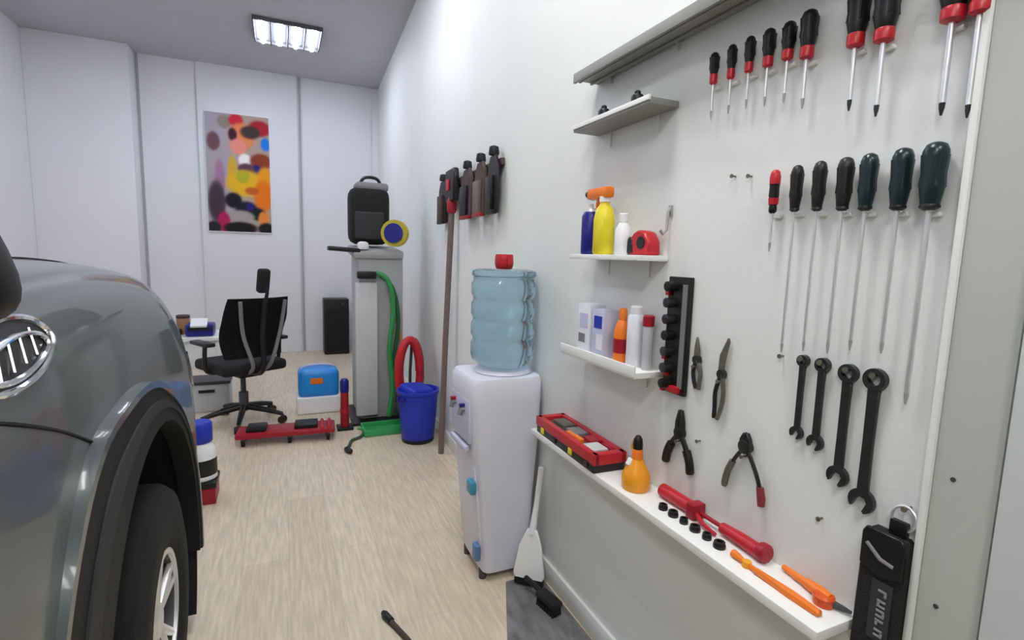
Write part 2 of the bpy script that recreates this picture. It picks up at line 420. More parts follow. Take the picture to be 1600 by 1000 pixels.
# wing mirrors
for s in (1, -1):
    bmm = bmesh.new()
    bmesh.ops.create_uvsphere(bmm, u_segments=24, v_segments=14, radius=1)
    for v in bmm.verts:
        x, y, z = v.co
        f = lambda q: math.copysign(abs(q)**0.75, q)
        zz = f(z)
        v.co = (XC+s*(HW-0.002+.055*f(x)-.016*zz), 0.665+.045*f(y)-.02*zz, 1.372+.074*zz)
    mir = from_bm('wing_mirror', bmm, M_black, car)
    box('mirror_glass', (XC+s*(HW+.005), 0.608, 1.372), (.10, .006, .11), M_chrome, mir, bev=.002)
    tube('mirror_arm', [(XC+s*(HW-.08), 0.70, 1.315), (XC+s*(HW-.03), .685, 1.325), (XC+s*(HW), 0.67, 1.34)], .02, M_black, mir)
# chrome-rimmed side vents, shut lines
def on_body(pts, off):
    return [(body_x(y, z)+off, y, z) for y, z in pts]
vc = (0.925, 1.228)
def oval(a, b, tilt, n=28, dy=0, dz=0):
    return [(vc[0]+dy+a*math.cos(t)*math.cos(tilt)-b*math.sin(t)*math.sin(tilt), vc[1]+dz+a*math.cos(t)*math.sin(tilt)+b*math.sin(t)*math.cos(tilt)) for t in [2*PI*i/n for i in range(n)]]
bmv = bmesh.new()
o1 = on_body(oval(.125, .042, .10), .004); cvt = bmv.verts.new((body_x(*vc)+.006, *vc)); vv = [bmv.verts.new(p) for p in o1]
for i in range(len(vv)): bmv.faces.new((cvt, vv[i], vv[(i+1) % len(vv)]))
vent = from_bm('side_vent', bmv, M_black, car)
tube('vent_rim', on_body(oval(.128, .043, .10), .006), .0055, M_chrome, vent, 8, True)
tube('vent_rim', on_body(oval(.10, .024, .10, dz=-.006), .008), .0045, M_chrome, vent, 8, True)
for k in range(4):
    yy = vc[0]-.06+k*.04
    tube('vent_blade', on_body([(yy-.012, vc[1]-.02+.12*(yy-vc[0])), (yy+.012, vc[1]+.018+.12*(yy-vc[0]))], .008), .003, M_chrome, vent, 6)
def seam(pts): tube('shut_line', on_body([(p.x, p.y) for p in catmull([(a, b, 0) for a, b in pts], 8)], .0), .0035, M_blackr, car, 6)
seam([(0.62, 1.21), (0.80, 1.165), (0.97, 1.10), (1.10, 1.035)])
seam([(0.70, 1.30), (0.66, 1.0), (0.66, 0.7), (0.70, 0.42)])
# crease between bonnet and wing, headlights, grille, bumper
for s in (1, -1):
    pts = []
    y = 1.0
    while y < 2.3:
        sec = section(y); a, z = sec[11]; pts.append((XC+s*a, y, z+.0005)); y += 0.05
    tube('bonnet_line', pts, .004, M_blackr, car, 6)
    hl = []
    bmh = bmesh.new(); grid = []
    for i in range(13):
        yy = 2.17+.022*i*(1-.02*i) if i else 2.17
        row = []
        for j in range(6):
            z = 0.865+.028*j - .004*i*(j/5) 
            zt = interp(TZ, yy)-.03
            z = min(z, zt)
            row.append(bmh.verts.new((XC+s*(body_x(yy, z)-XC+.006), yy+.004, z)))
        grid.append(row)
    for a, b in zip(grid, grid[1:]):
        for j in range(5): bmh.faces.new((a[j], a[j+1], b[j+1], b[j]))
    from_bm('headlight', bmh, M_glass, car)
box('grille', (XC, 2.528, .68), (.62, .04, .20), M_black, car, bev=.02)
box('number_plate_holder', (XC, 2.545, .50), (.48, .02, .10), M_black, car, bev=.008)
bmh = bmesh.new()
for k in range(5): add_box(bmh, (XC, 2.55, .60+k*.038), (.56, .012, .008), .002)
from_bm('grille_bars', bmh, M_chrome, car)

# ------------------------------------------------------------------ shelves on the tool wall
def shelf(name, label, y0, y1, zt, depth, th, lip=False, m=None):
    t = thing(name, label, 'shelf', (XW, (y0+y1)/2, zt))
    L = y1-y0
    box('board', (-depth/2-.0005, 0, -th/2), (depth, L, th), m or M_shelf, t, bev=.003)
    if m: box('front_edge', (-depth-.001, 0, -.002), (.006, L, .014), M_shelf, t, bev=.001)
    for yy in (-L/2+.08, L/2-.08):
        prism('bracket', [(yy-.004, -th), (yy+.004, -th), (yy+.004, -th-.05), (yy-.004, -th-.05)], -.006, -.0005, M_trim, t)
    if lip:
        box('lip', (-depth, 0, .004), (.008, L, .03), M_shelf, t, bev=.002)
    return t
t = thing('wall_ledge', 'long white ledge high on the wall above the upper screwdrivers', 'shelf', (XW, 1.05, 1.975))
M_ledge_shade = mat('ledge_shade_grey', (.27, .27, .25), .5, var=.12, vscale=10)  # underside shade of the two high white shelves put into a grey colour
box('board', (-.0505, 0, .010), (.10, 1.13, .02), M_ledge_shade, t, bev=.002)
box('front_lip', (-.096, 0, .002), (.010, 1.13, .026), M_ledge_shade, t, bev=.002)
for x in (-.075, -.03): box('rib', (x, 0, -.003), (.008, 1.13, .007), M_ledge_shade, t, bev=.002)
for yy in (-.48, -.16, .16, .48): prism('bracket', [(yy-.003, 0), (yy+.003, 0), (yy+.003, -.02), (yy-.003, -.02)], -.012, -.0005, M_trim, t)
shelf('wall_shelf', 'short white shelf just below the left end of the long ledge', 1.195, 1.60, 1.818, .10, .018, False, M_ledge_shade)
shelf('wall_shelf', 'white shelf holding the yellow spray bottle and red tape measure', 1.20, 1.575, 1.392, .11, .016)
shelf('wall_shelf', 'white lipped shelf holding boxes and bottles', 1.182, 1.61, 1.058, .11, .018, True)
t = shelf('long_shelf', 'long white shelf low on the wall carrying red and orange tools', 0.578, 1.80, 0.70, .125, .022)

# little black caps on the short shelf
for y, l in ((1.44, 'small black cap further from the camera on the short upper shelf'), (1.27, 'small black cap nearer the camera on the short upper shelf')):
    t = thing('bottle_cap', l, 'cap', (XW-.078, y+.012, 1.8182), group='black caps on the upper shelf')
    lathe('cap', [(.017, 0), (.018, .004), (.018, .022), (.015, .027)], M_black, t)
    lathe('cap_knob', [(.009, .026), (.009, .036), (.006, .039)], M_black, t)

# --- middle shelf
ZM = 1.3922
t = thing('spray_bottle', 'yellow spray bottle with orange trigger head and black nozzle', 'bottle', (.945, 1.425, ZM))
lathe('body', [(.030, 0), (.034, .006), (.034, .11), (.028, .14), (.016, .158), (.014, .17)], M_yellow, t)
box('trigger_head', (0, .030, .195), (.034, .115, .036), M_orange, t, bev=.010)
lathe('nozzle', [(.011, 0), (.012, .02), (.009, .026)], M_black, t, (0, .082, .197), (-PI/2, 0, 0), 14)
tube('trigger', [(0, .035, .18), (0, .045, .155), (0, .038, .135)], [.007, .006, .004], M_orange, t, 8)
lathe('collar', [(.018, .165), (.018, .182)], M_white, t)
t = thing('lubricant_can', 'navy blue spray can with a silver top beside the yellow bottle', 'can', (.95, 1.513, ZM))
lathe('can', [(.028, 0), (.030, .004), (.030, .125), (.022, .14)], M_navy, t)
lathe('top', [(.020, .139), (.018, .15), (.012, .152)], M_steel, t)
lathe('button', [(.008, .151), (.008, .166)], M_white, t, n=12)
t = thing('white_bottle', 'small white bottle between the yellow bottle and tape measure', 'bottle', (.955, 1.335, ZM))
lathe('body', [(.022, 0), (.025, .005), (.025, .075), (.015, .092), (.012, .10)], M_white, t)
lathe('cap', [(.014, .099), (.014, .122), (.011, .125)], M_white, t)
t = thing('tape_measure', 'red and black tape measure on the middle shelf', 'tape measure', (.978, 1.258, ZM))
prism('case', [(-.048, 0), (.045, 0), (.048, .02), (.046, .045), (.03, .066), (.005, .074), (-.025, .066), (-.045, .04)], -.022, .022, M_red, t, bev=.005)
prism('grip', [(.022, .004), (.058, .004), (.06, .03), (.05, .055), (.03, .05)], -.024, .024, M_black, t, bev=.004)
lathe('badge', [(.018, 0), (.018, .002)], M_black, t, (-.0222, -.01, .036), (0, -PI/2, 0), 20)
box('blade_hook', (0, .066, .008), (.016, .01, .012), M_steel, t, bev=.001)
t = thing('wall_hook', 'thin grey hook on the wall right of the tape measure', 'hook', (XW, 1.20, 1.485))
tube('wire', [(-.002, 0, .045), (-.012, 0, .03), (-.014, 0, -.02), (-.026, 0, -.032), (-.036, 0, -.02)], .0045, M_grey, t, 8)
box('plate', (-.003, 0, .035), (.005, .014, .03), M_grey, t, bev=.001)

# --- lower lipped shelf
ZL = 1.0582
def carton(y, w_, h, d, x, m, label, stripe, ms):
    t = thing('carton', label, 'box', (x, y, ZL), group='cartons on the lipped shelf')
    box('carton_body', (0, 0, h/2), (d, w_, h), m, t, bev=.002)
    for (sy_, sz, sw, sh), mm in zip(stripe, ms):
        box('printed_panel', (-d/2-.0006, sy_, sz), (.0012, sw, sh), mm, t, bev=.0)
    box('flap', (0, 0, h+.0008), (d*.96, w_*.96, .0016), m, t, bev=0)
M_lav = mat('lavender_card', (0.55, 0.55, 0.72), 0.5); M_pale = mat('pale_card', (0.78, 0.79, 0.86), 0.5)
carton(1.515, .075, .165, .06, .972, M_pale, 'pale carton with lavender print at the left end of the lipped shelf', [(0, .11, .05, .05), (.01, .05, .04, .03)], [M_lav, M_mgrey])
carton(1.428, .07, .155, .06, .972, M_lav, 'lavender carton beside the orange bottle', [(0, .115, .045, .04), (-.01, .05, .035, .05)], [M_blue, M_pale])
t = thing('orange_bottle', 'orange and red bottle standing on the lipped shelf', 'bottle', (.972, 1.335, ZL))
lathe('body', [(.023, 0), (.026, .005), (.026, .10), (.018, .125), (.011, .135)], M_orange, t)
lathe('label', [(.0265, .03), (.0265, .075)], M_dred, t, cap=False)
lathe('cap', [(.013, .134), (.013, .165), (.009, .17)], M_orange, t)
t = thing('white_tube', 'plain white bottle right of the orange bottle', 'bottle', (.972, 1.270, ZL))
lathe('body', [(.022, 0), (.025, .004), (.025, .15), (.02, .158)], M_pale, t)
lathe('cap', [(.018, .157), (.018, .18), (.014, .184)], M_white, t)
t = thing('red_capped_tube', 'slim grey tube with a dark red cap at the shelf end', 'tube', (.975, 1.214, ZL))
lathe('body', [(.013, 0), (.015, .003), (.015, .13)], M_lgrey, t, n=16)
lathe('cap', [(.017, .13), (.017, .158), (.013, .162)], M_dred, t, n=16)

# --- socket rail panel (black, red tabs)
t = thing('socket_rack', 'tall black wall rack filled with small red and black sockets', 'tool rack', (XW, 1.132, 1.17))
box('panel', (-.007, 0, 0), (.013, .088, .33), M_black, t, bev=.003)
box('groove', (-.0145, -.026, 0), (.002, .018, .29), M_mgrey, t, bev=0)
for k in range(7):
    z = .138-k*.046
    s = lathe('socket', [(.014, 0), (.014, .028), (.009, .03)], M_dsteel if k % 3 else M_black, t, (-.013, .018, z), (0, -PI/2, 0), 16)
    if k in (0, 4, 5, 6): box('red_tab', (-.018, .036-.01*(k % 2), z-.018), (.012, .016, .016), M_red, t, bev=.002)
box('red_tab', (-.018, -.005, -.15), (.014, .05, .018), M_red, t, bev=.002)
# ------------------------------------------------------------------ hanging hand tools
hook_me = {}
def hook(y, z, w_=0.018):
    bmk = bmesh.new()
    add_box(bmk, (XW-.006, y, z), (.0118, w_, .008), .0015, seg=1)
    from_bm('tool_hook', bmk, M_trim, wr)
def screwdriver(y, ztop, hl, hr, zc, ztip, label, style, group, xoff=.022):
    t = thing('screwdriver', label, 'screwdriver', (XW-xoff, y, ztop), group=group)
    m1, m2 = style
    H = hl
    prof = [(hr*.35, 0), (hr*.75, -.004), (hr*.98, -.014), (hr, -H*.25), (hr*.86, -H*.5), (hr*.95, -H*.72), (hr*.8, -H*.9), (hr*.72, -H)]
    h = lathe('handle', prof[::-1], m1, t, n=16)
    for k in range(4):
        a = PI/4+k*PI/2
        tube('grip_rib', [(hr*.93*math.cos(a), hr*.93*math.sin(a), -H*.2), (hr*.80*math.cos(a), hr*.80*math.sin(a), -H*.5), (hr*.88*math.cos(a), hr*.88*math.sin(a), -H*.72)], hr*.16, m1, h, 6)
    lc = max(.006, (ztop-zc)-H)
    lathe('collar', [(hr*.45, -H-lc), (hr*.78, -H-lc+.004), (hr*.80, -H-.003), (hr*.72, -H+.001)], m2, t, n=16)
    sr = max(.0028, hr*.22)
    lathe('shaft', [(sr, ztip-ztop+.02), (sr, -H-lc+.001)], M_steel, t, n=10)
    lathe('tip', [(sr*.35, ztip-ztop), (sr*.9, ztip-ztop+.012), (sr, ztip-ztop+.0201)], M_dsteel if hr > .018 and m2 is M_red else M_grey, t, n=8)
    hook(y, zc-.006, .022)
    return t
G1 = 'screwdrivers in the lower row'
low = [(.843, 1.582, .078, .0105, 1.489, 1.405, 'short screwdriver with red and black handle leading the lower row', (M_black, M_black)),
       (.789, 1.585, .090, .0125, 1.489, 1.186, 'second screwdriver of the lower row with slim black handle', (M_black, M_black)),
       (.738, 1.586, .092, .0130, 1.487, 1.198, 'third screwdriver of the lower row with black handle', (M_black, M_black)),
       (.685, 1.585, .094, .0145, 1.484, 1.202, 'fourth screwdriver of the lower row with black handle', (M_black, M_black)),
       (.641, 1.585, .096, .0150, 1.481, 1.217, 'fifth screwdriver of the lower row with dark teal handle', (M_teal, M_black)),
       (.584, 1.585, .099, .0165, 1.478, 1.222, 'sixth screwdriver of the lower row with thick dark teal handle', (M_teal, M_black)),
       (.534, 1.586, .102, .0190, 1.475, 1.140, 'largest screwdriver at the right end of the lower row', (M_teal, M_black))]
for k, a in enumerate(low):
    d = screwdriver(a[0], a[1], a[2], a[3], a[4], a[5], a[6], a[7], G1)
    if k == 0:
        lathe('red_cap', [(.0112, -.030), (.0114, -.014), (.009, -.003), (.004, .001)], M_red, d, n=16)
        lathe('red_band', [(.0098, -.074), (.0108, -.060)], M_red, d, n=16, cap=False)
G2 = 'red-collared screwdrivers in the upper row'
upr = [(1.050, 1.894, .052, .0105, 1.818, 1.735, 'leftmost red-collared screwdriver of the upper row'),
       (.994, 1.894, .056, .0100, 1.815, 1.735, 'second red-collared screwdriver of the upper row'),
       (.941, 1.894, .058, .0105, 1.814, 1.735, 'third red-collared screwdriver of the upper row'),
       (.889, 1.892, .060, .0120, 1.810, 1.728, 'fourth red-collared screwdriver of the upper row'),
       (.839, 1.888, .058, .0125, 1.809, 1.722, 'fifth red-collared screwdriver of the upper row'),
       (.793, 1.893, .072, .0145, 1.797, 1.700, 'sixth red-collared screwdriver, last of the close-set upper ones'),
       (.692, 1.888, .078, .0165, 1.786, 1.672, 'left one of the two thick red-collared screwdrivers apart in the upper row'),
       (.640, 1.880, .080, .0180, 1.777, 1.650, 'right one of the two thick red-collared screwdrivers apart in the upper row'),
       (.534, 1.872, .078, .0190, 1.772, 1.628, 'big red-collared screwdriver with long grey shaft near the door frame'),
       (.497, 1.865, .074, .0160, 1.770, 1.616, 'red-collared screwdriver nearest the door frame')]
for a in upr: screwdriver(a[0], a[1], a[2], a[3]*1.15, a[4], a[5], a[6], (M_black, M_red), G2)
# nails left in the wall
for y, z, l in ((.976, 1.587, 'left small bare nail in the wall beside the lower screwdriver row'), (.927, 1.581, 'right small bare nail in the wall beside the lower screwdriver row'), (.674, .855, 'small bare screw in the wall below the wrenches'), (.80, 1.175, 'small bare nail left of the shortest wrench'), (1.027, .90, 'small bare nail between the two open pliers')):
    o = lathe('nail', [(.0022, 0), (.0022, .012), (.005, .0122), (.005, .0145)], M_oldsteel, None, (0, 0, 0), (0, -PI/2, 0), 10)
    o.location = (XW, y, z); tag(o, l, 'nail', 'bare nails in the tool wall')

# combination wrenches
def wrench(y, zt, zb, rr, label):
    t = thing('combination_wrench', label, 'wrench', (XW-.008, y, zt), group='wrenches hanging in a row')
    L = zt-zb
    ring('ring_end', rr*.58, rr, -.006, .006, M_dsteel, t, 0, -rr, 20)
    s0 = rr*.52; s1 = rr*.42
    prism('shank', [(-s0, -rr*1.85), (s0, -rr*1.85), (s1, -L*.5), (s0*.95, -L+rr*2.0), (-s0*.95, -L+rr*2.0), (-s1, -L*.5)], -.004, .004, M_dsteel, t, bev=.0012)
    c = -L+rr*1.2; R = rr*1.15; q = []
    for i in range(17):
        a = -PI/2-.45-(2*PI-.9-.0)*0 + 0
        a = math.radians(-55 + i*290/16)
        q.append((R*math.cos(a), c+R*math.sin(a)))
    g = rr*.52
    q += [(-g*.8, c-R*.72), (-g, c+rr*.12), (-g*.4, c+rr*.42), (g*.6, c+rr*.38), (g, c-rr*.05)]
    tilt = .26
    q = [((a)*math.cos(tilt)-(b-c)*math.sin(tilt), c+a*math.sin(tilt)+(b-c)*math.cos(tilt)) for a, b in q]
    prism('open_jaw', q, -.005, .005, M_dsteel, t)
    o = lathe('nail', [(.0025, -.012), (.0025, .012), (.006, .0122), (.006, .015)], M_oldsteel, t, (.002, 0, -rr*.62), (0, -PI/2, 0), 10)
wrench(.745, 1.188, 1.002, .0125, 'shortest dark wrench at the left of the wrench row')
wrench(.701, 1.190, .992, .0150, 'second dark wrench from the left in the wrench row')
wrench(.647, 1.188, .937, .0185, 'third dark wrench from the left in the wrench row')
wrench(.596, 1.190, .905, .0210, 'longest dark wrench at the right of the wrench row')

# pliers and cutters
def pliers(y, z, jaw, leg, spread, label, grips, mt, rz=0.0, hw=.010):
    t = thing('pliers', label, 'pliers', (XW-.011, y, z), group='pliers hanging on the tool wall', rot=(rz, 0, 0))
    for s in (1, -1):
        prism('jaw', [(s*.001, 0), (s*.016, .002), (s*.015, jaw*.45), (s*.006, jaw), (s*.001, jaw)], -.006, .006, mt, t, bev=.0015)
    lathe('pivot', [(.017, -.008), (.017, .007), (.013, .009)], mt, t, (0, 0, -.004), (0, -PI/2, 0), 20)
    for s, g in zip((1, -1), grips):
        pts = catmull([(0, -s*.004, 0), (0, s*spread*.42, -leg*.28), (0, s*spread*.85, -leg*.65), (0, s*spread, -leg)], 5)
        h = tube('handle', pts, hw*.62, mt, t, 8)
        if g: tube('grip', pts[7:], [hw]*(len(pts[7:])-1)+[hw*.8], g, h, 10)
    lathe('nail', [(.0025, -.012), (.0025, .012), (.005, .0122), (.005, .015)], M_oldsteel, t, (.001, .0, -.028), (0, -PI/2, 0), 8)
pliers(1.095, .905, .062, .105, .050, 'black pliers with short open handles hanging above the orange bottle', (M_black, M_black), M_black, hw=.012)
pliers(.871, .945, .030, .125, .055, 'dark pliers with spread legs and one red handle end', (M_oldsteel, None), M_plier, hw=.008)
# red end on the right leg of the spread pliers
pl2 = [o for o in C.objects if o.name.startswith('pliers') and o.type == 'EMPTY'][-1]
tube('red_grip', [(0, -.050, -.085), (0, -.0555, -.110), (0, -.057, -.128)], [.0085, .0095, .008], mat('worn_red', (.22, .03, .03), .5), pl2, 10)
def snips(y, z, top, bot, label, bend):
    t = thing('snips', label, 'snips', (XW-.010, y, z), group='closed cutters hanging beside the socket rack')
    prism('blade', [(-.003, 0), (.010, .002), (.008, top*.5), (-.004+bend, top), (-.008+bend, top*.9), (-.007, top*.4)], -.004, .004, M_oldsteel, t, bev=.001)
    lathe('pivot', [(.012, -.006), (.012, .006)], M_plier, t, (0, 0, 0), (0, -PI/2, 0), 16)
    for s in (1, -1):
        tube('handle', catmull([(s*.001, s*.003, 0), (s*.001, s*.014-bend*.3, -bot*.4), (s*.001, s*.011-bend*.5, -bot*.75), (s*.001, s*.006-bend, -bot)], 5), .0055, M_plier if s > 0 else M_oldsteel, t, 8)
    lathe('nail', [(.0025, -.01), (.0025, .012), (.005, .0122), (.005, .015)], M_oldsteel, t, (0, .0, -.018), (0, -PI/2, 0), 8)
snips(1.05, 1.118, .062, .078, 'slim dark snips hanging just right of the socket rack', .008)
snips(.962, 1.098, .095, .118, 'longer dark snips hanging second from the socket rack', -.010)

# black pouch with white lettering
t = thing('tool_pouch', 'black pouch with pale vertical lettering hanging beside the door frame', 'pouch', (XW-.002, .532, .905))
prism('pouch_body', [(-.036, -.30), (.036, -.30), (.039, -.26), (.040, -.03), (.034, -.004), (-.034, -.004), (-.038, -.03), (-.039, -.26)], -.036, -.002, M_blackfab, t, bev=.006)
prism('flap', [(-.037, -.075), (0, -.088), (.037, -.075), (.037, -.012), (.030, .0), (-.030, .0), (-.037, -.012)], -.0405, -.034, M_black, t, bev=.002)
tube('seam_cord', [(-.041, .026, -.03), (-.043, .0, -.05), (-.041, -.022, -.055)], .0035, M_mgrey, t, 8)
box('label_patch', (-.0368, -.006, -.150), (.0016, .036, .115), mat('pouch_patch', (.03, .03, .032), .6), t, bev=0)
bml = bmesh.new()
for k in range(5):
    z = -.11-k*.019
    add_box(bml, (-.0382, -.008, z), (.0012, .014, .004)); add_box(bml, (-.0382, -.0035 if k % 2 else -.0135, z-.005), (.0012, .004, .009))
    if k in (1, 2, 4): add_box(bml, (-.0382, -.008, z-.010), (.0012, .014, .0035))
from_bm('lettering', bml, mat('print_grey', (.30, .30, .32), .6), t, sm=False)
box('loop', (-.018, -.012, .010), (.012, .03, .03), M_black, t, bev=.004)
bmc = bmesh.new()
add_tube(bmc, [(-.016+.003*math.sin(a), -.016+.020*math.cos(a), .030+.022*math.sin(a)) for a in [2*PI*i/22 for i in range(22)]], .0028, 8, True)
from_bm('ring', bmc, M_steel, t)
lathe('nail', [(.0025, -.016), (.0025, .014), (.005, .0142), (.005, .017)], M_oldsteel, t, (-.004, -.016, .048), (0, -PI/2, 0), 8)

# ------------------------------------------------------------------ things on the long shelf
ZS = 0.7002
t = thing('tool_case', 'red tool case with black underside at the far end of the shelf', 'case', (.955, 1.548, ZS), rotz=-.03)
box('base', (0, 0, .016), (.118, .43, .036), M_black, t, bev=.006)
for y in (-.17, -.06, .06, .16): box('latch', (-.060, y, .018), (.006, .024, .022), M_yellow if y in (-.06, .16) else M_black, t, bev=.002)
bmc = bmesh.new()
for c, s in (((-.050, 0, .044), (.022, .44, .036)), ((.050, 0, .044), (.022, .44, .036)), ((0, -.205, .044), (.12, .03, .036)), ((0, .205, .044), (.12, .03, .036))): add_box(bmc, c, s, .004)
from_bm('rim', bmc, M_red, t)
box('tray', (0, 0, .040), (.094, .41, .012), mat('case_tray', (.10, .085, .07), .5), t, bev=.002)
for k, (x, y, sx, sy_, m) in enumerate([(.012, .12, .05, .09, M_oldsteel), (.01, .02, .055, .075, M_mgrey), (-.02, -.02, .02, .10, M_orange), (.02, -.07, .04, .06, M_dred), (-.01, -.14, .06, .07, M_lgrey), (.035, -.15, .02, .06, M_dred)]):
    box('tray_insert', (x, y, .052), (sx, sy_, .016), m, t, bev=.004)
t = thing('oil_bottle', 'amber squeeze bottle with a black pointed cap', 'bottle', (.955, 1.205, ZS))
lathe('body', [(.038, 0), (.042, .006), (.043, .035), (.037, .055), (.023, .078), (.0175, .092)], M_amber, t)
lathe('neck', [(.017, .091), (.016, .118), (.012, .124)], M_orange, t)
lathe('cap', [(.0145, .123), (.015, .135), (.013, .152), (.007, .162)], M_black, t, n=16)
tube('spout', [(0, .014, .10), (0, .026, .12), (0, .020, .142)], [.006, .0045, .003], M_amber, t, 8)
box('sticker', (-.0225, .008, .083), (.004, .018, .022), M_white, t, bev=.001, rot=(0, .55, 0))

# red grease-gun like tool lying on the shelf
def lie(pts, dz=0): return [(x, y, ZS+z) for x, y, z in pts]
t = thing('caulking_gun', 'red caulking gun lying along the shelf against the wall', 'caulking gun', (.996, .978, ZS), rotz=0)
lathe('barrel', [(.012, 0), (.019, .006), (.019, .135), (.012, .14)], M_red, t, (0, .02, .0195), (-PI/2, 0, 0), 20)
box('carriage', (-.004, .02, .022), (.044, .03, .042), M_dred, t, bev=.006)
tube('rod', [(0, .03, .020), (0, -.09, .019)], .006, M_dred, t, 10)
tube('handle', [(0, -.07, .018), (0, -.12, .018), (-.003, -.19, .018)], [.014, .0165, .0175], M_red, t, 12)
lathe('end_knob', [(.02, 0), (.022, .004), (.022, .018), (.018, .022)], M_dred, t, (-.003, -.185, .0225), (PI/2, 0, 0), 18)
tube('trigger', [(-.012, .01, .02), (-.026, -.03, .012), (-.028, -.075, .008)], [.006, .006, .005], M_red, t, 8)
dl = ['first', 'second', 'third', 'fourth', 'fifth', 'sixth']
for k in range(6):
    y = 1.068-k*.0405
    t = thing('socket', dl[k]+' black socket from the amber bottle in the row on the shelf', 'socket', (.944, y, ZS), group='black sockets lined up on the shelf')
    r = (.0125, .0135, .011, .0135, .0115, .0145)[k]
    bms = bmesh.new()
    add_lathe(bms, [(r, 0), (r, .009), (r*.9, .011), (r*.9, .015), (r*.55, .0152), (r*.5, .008)], 18)
    from_bm('socket_body', bms, M_black, t)
    lathe('drive_recess', [(r*.5, .008), (r*.5, .0095)], M_dgrey, t, n=4)
    lathe('band', [(r*1.03, .003), (r*1.03, .006)], M_dsteel, t, n=18, cap=False)
# orange tools
t = thing('pry_tool', 'long orange pry bar along the front of the shelf', 'pry tool', (.940, .72, ZS))
prism_dir('bar', [(-.008, -.115), (.008, -.115), (.009, -.05), (.007, .04), (-.007, .04), (-.009, -.05)], .0, .012, 'z', M_orange, t, bev=.003)
lathe('knuckle', [(.010, 0), (.011, .004), (.010, .014)], M_amber, t, (.001, .062, 0), n=16)
tube('neck', [(0, .035, .007), (0.001, .066, .008)], .0055, M_orange, t, 8)
tube('hooked_end', [(.001, .068, .008), (.003, .088, .009), (.003, .104, .010)], [.005, .008, .009], M_orange, t, 10)
t = thing('orange_cutter', 'orange-handled cutter lying behind the pry bar with a dark tip', 'cutter', (.990, .665, ZS))
tube('handle', [(.016, .075, .010), (.012, .04, .010), (.008, .005, .011)], [.006, .008, .0095], M_orange, t, 10)
tube('grip', [(.008, .012, .012), (.004, -.02, .013), (.0, -.045, .013)], [.011, .0135, .012], M_orange, t, 12)
lathe('hinge', [(.019, 0), (.020, .003), (.020, .018), (.016, .022)], mat('deep_orange', (.70, .09, .01), .35), t, (-.006, -.035, 0), n=20)
tube('tip', [(-.002, -.05, .010), (.004, -.068, .009), (.010, -.082, .008)], [.008, .006, .003], M_dgrey, t, 8)

# ------------------------------------------------------------------ water cooler and its surroundings
t = thing('water_cooler', 'white floor-standing water cooler against the wall', 'water cooler', (.842, 2.055, 0))
hx, hy = .175, .16
bmw = bmesh.new()
lev = [(.04, .108, .145), (.10, .112, .148), (.36, .128, .155), (.62, .152, .16), (.78, .160, .162), (.864, .160, .162), (.882, .151, .155)]
rings_ = []
for z, ax_, ay_ in lev:
    rr = []
    cx = -(ax_-.160)*.3
    for i in range(40):
        a = 2*PI*i/40
        c, s = math.cos(a), math.sin(a)
        e = .28
        rr.append(bmw.verts.new((cx+ax_*math.copysign(abs(c)**e, c), ay_*math.copysign(abs(s)**e, s), z)))
    rings_.append(rr)
for a, b in zip(rings_, rings_[1:]):
    for i in range(40): bmw.faces.new((a[i], a[(i+1) % 40], b[(i+1) % 40], b[i]))
bmw.faces.new(rings_[0][::-1]); bmw.faces.new(rings_[-1])
from_bm('cabinet', bmw, M_cooler, t, ang=35)
lathe('neck_seat', [(.12, .881), (.125, .887), (.115, .901), (.07, .902)], M_cooler, t, (.03, -.005, 0), n=32)
for sx in (-.08, .09):
    for sy_ in (-.10, .10): lathe('foot', [(.016, 0), (.018, .04), (.018, .042)], M_dgrey, t, (sx, sy_, 0), n=12)
box('tap_panel', (-.152, 0, .70), (.02, .24, .18), M_lav, t, bev=.008)
for sy_, m in ((-.06, M_navy), (.06, M_dred)):
    tp = tube('tap', [(-.155, sy_, .745), (-.176, sy_, .745), (-.182, sy_, .722)], [.012, .012, .010], M_mgrey, t, 10)
    box('lever', (-.172, sy_, .762), (.024, .018, .014), m, tp, bev=.003)
box('drip_tray', (-.160, 0, .585), (.025, .20, .025), M_lav, t, bev=.008)
box('front_door', (-.110, 0, .30), (.016, .25, .42), M_cooler, t, bev=.006, rot=(0, -.085, 0))
box('blue_catch', (-.142, -.11, .425), (.028, .06, .055), mat('teal_blue', (.05, .28, .42), .35), t, bev=.010)
box('blue_foot_cover', (-.116, -.115, .135), (.026, .05, .07), mat('slate_blue', (.10, .20, .38), .4), t, bev=.010)
t = thing('water_bottle', 'large pale blue ribbed water bottle upturned on the cooler', 'bottle', (.868, 2.05, .9035))
pr = [(.06, 0.0), (.10, .008), (.132, .035)]
for k in range(4):
    z = .06+k*.085
    pr += [(.138, z), (.138, z+.045), (.130, z+.058), (.130, z+.070)]
pr += [(.138, .395), (.134, .412), (.115, .42), (.02, .415)]
lathe('bottle_body', pr, M_bottle, t, n=40)
t = thing('red_cup', 'small red cup standing on top of the water bottle', 'cup', (.858, 2.03, 1.3237))
lathe('cup', [(.030, 0), (.034, .003), (.040, .02), (.039, .05), (.036, .062), (.033, .060), (.030, .012)], M_red, t, n=24)
tube('handle', [(.0, -.028, .048), (.0, -.05, .042), (.0, -.05, .02), (.0, -.026, .014)], .005, M_red, t, 8)
t = thing('dustpan', 'white long-handled dustpan leaning between cooler and wall', 'dustpan', (.915, 1.815, .0085), rot=(0, .13, math.radians(48)))
prism('pan', [(-.055, 0.02), (.055, .02), (.07, .05), (.05, .17), (.02, .24), (-.02, .24), (-.045, .17), (-.065, .05)], -.010, .010, M_white, t, bev=.004)
tube('handle', [(0, 0, .22), (.004, -.01, .34), (.004, -.02, .50)], [.016, .012, .012], M_white, t, 12)
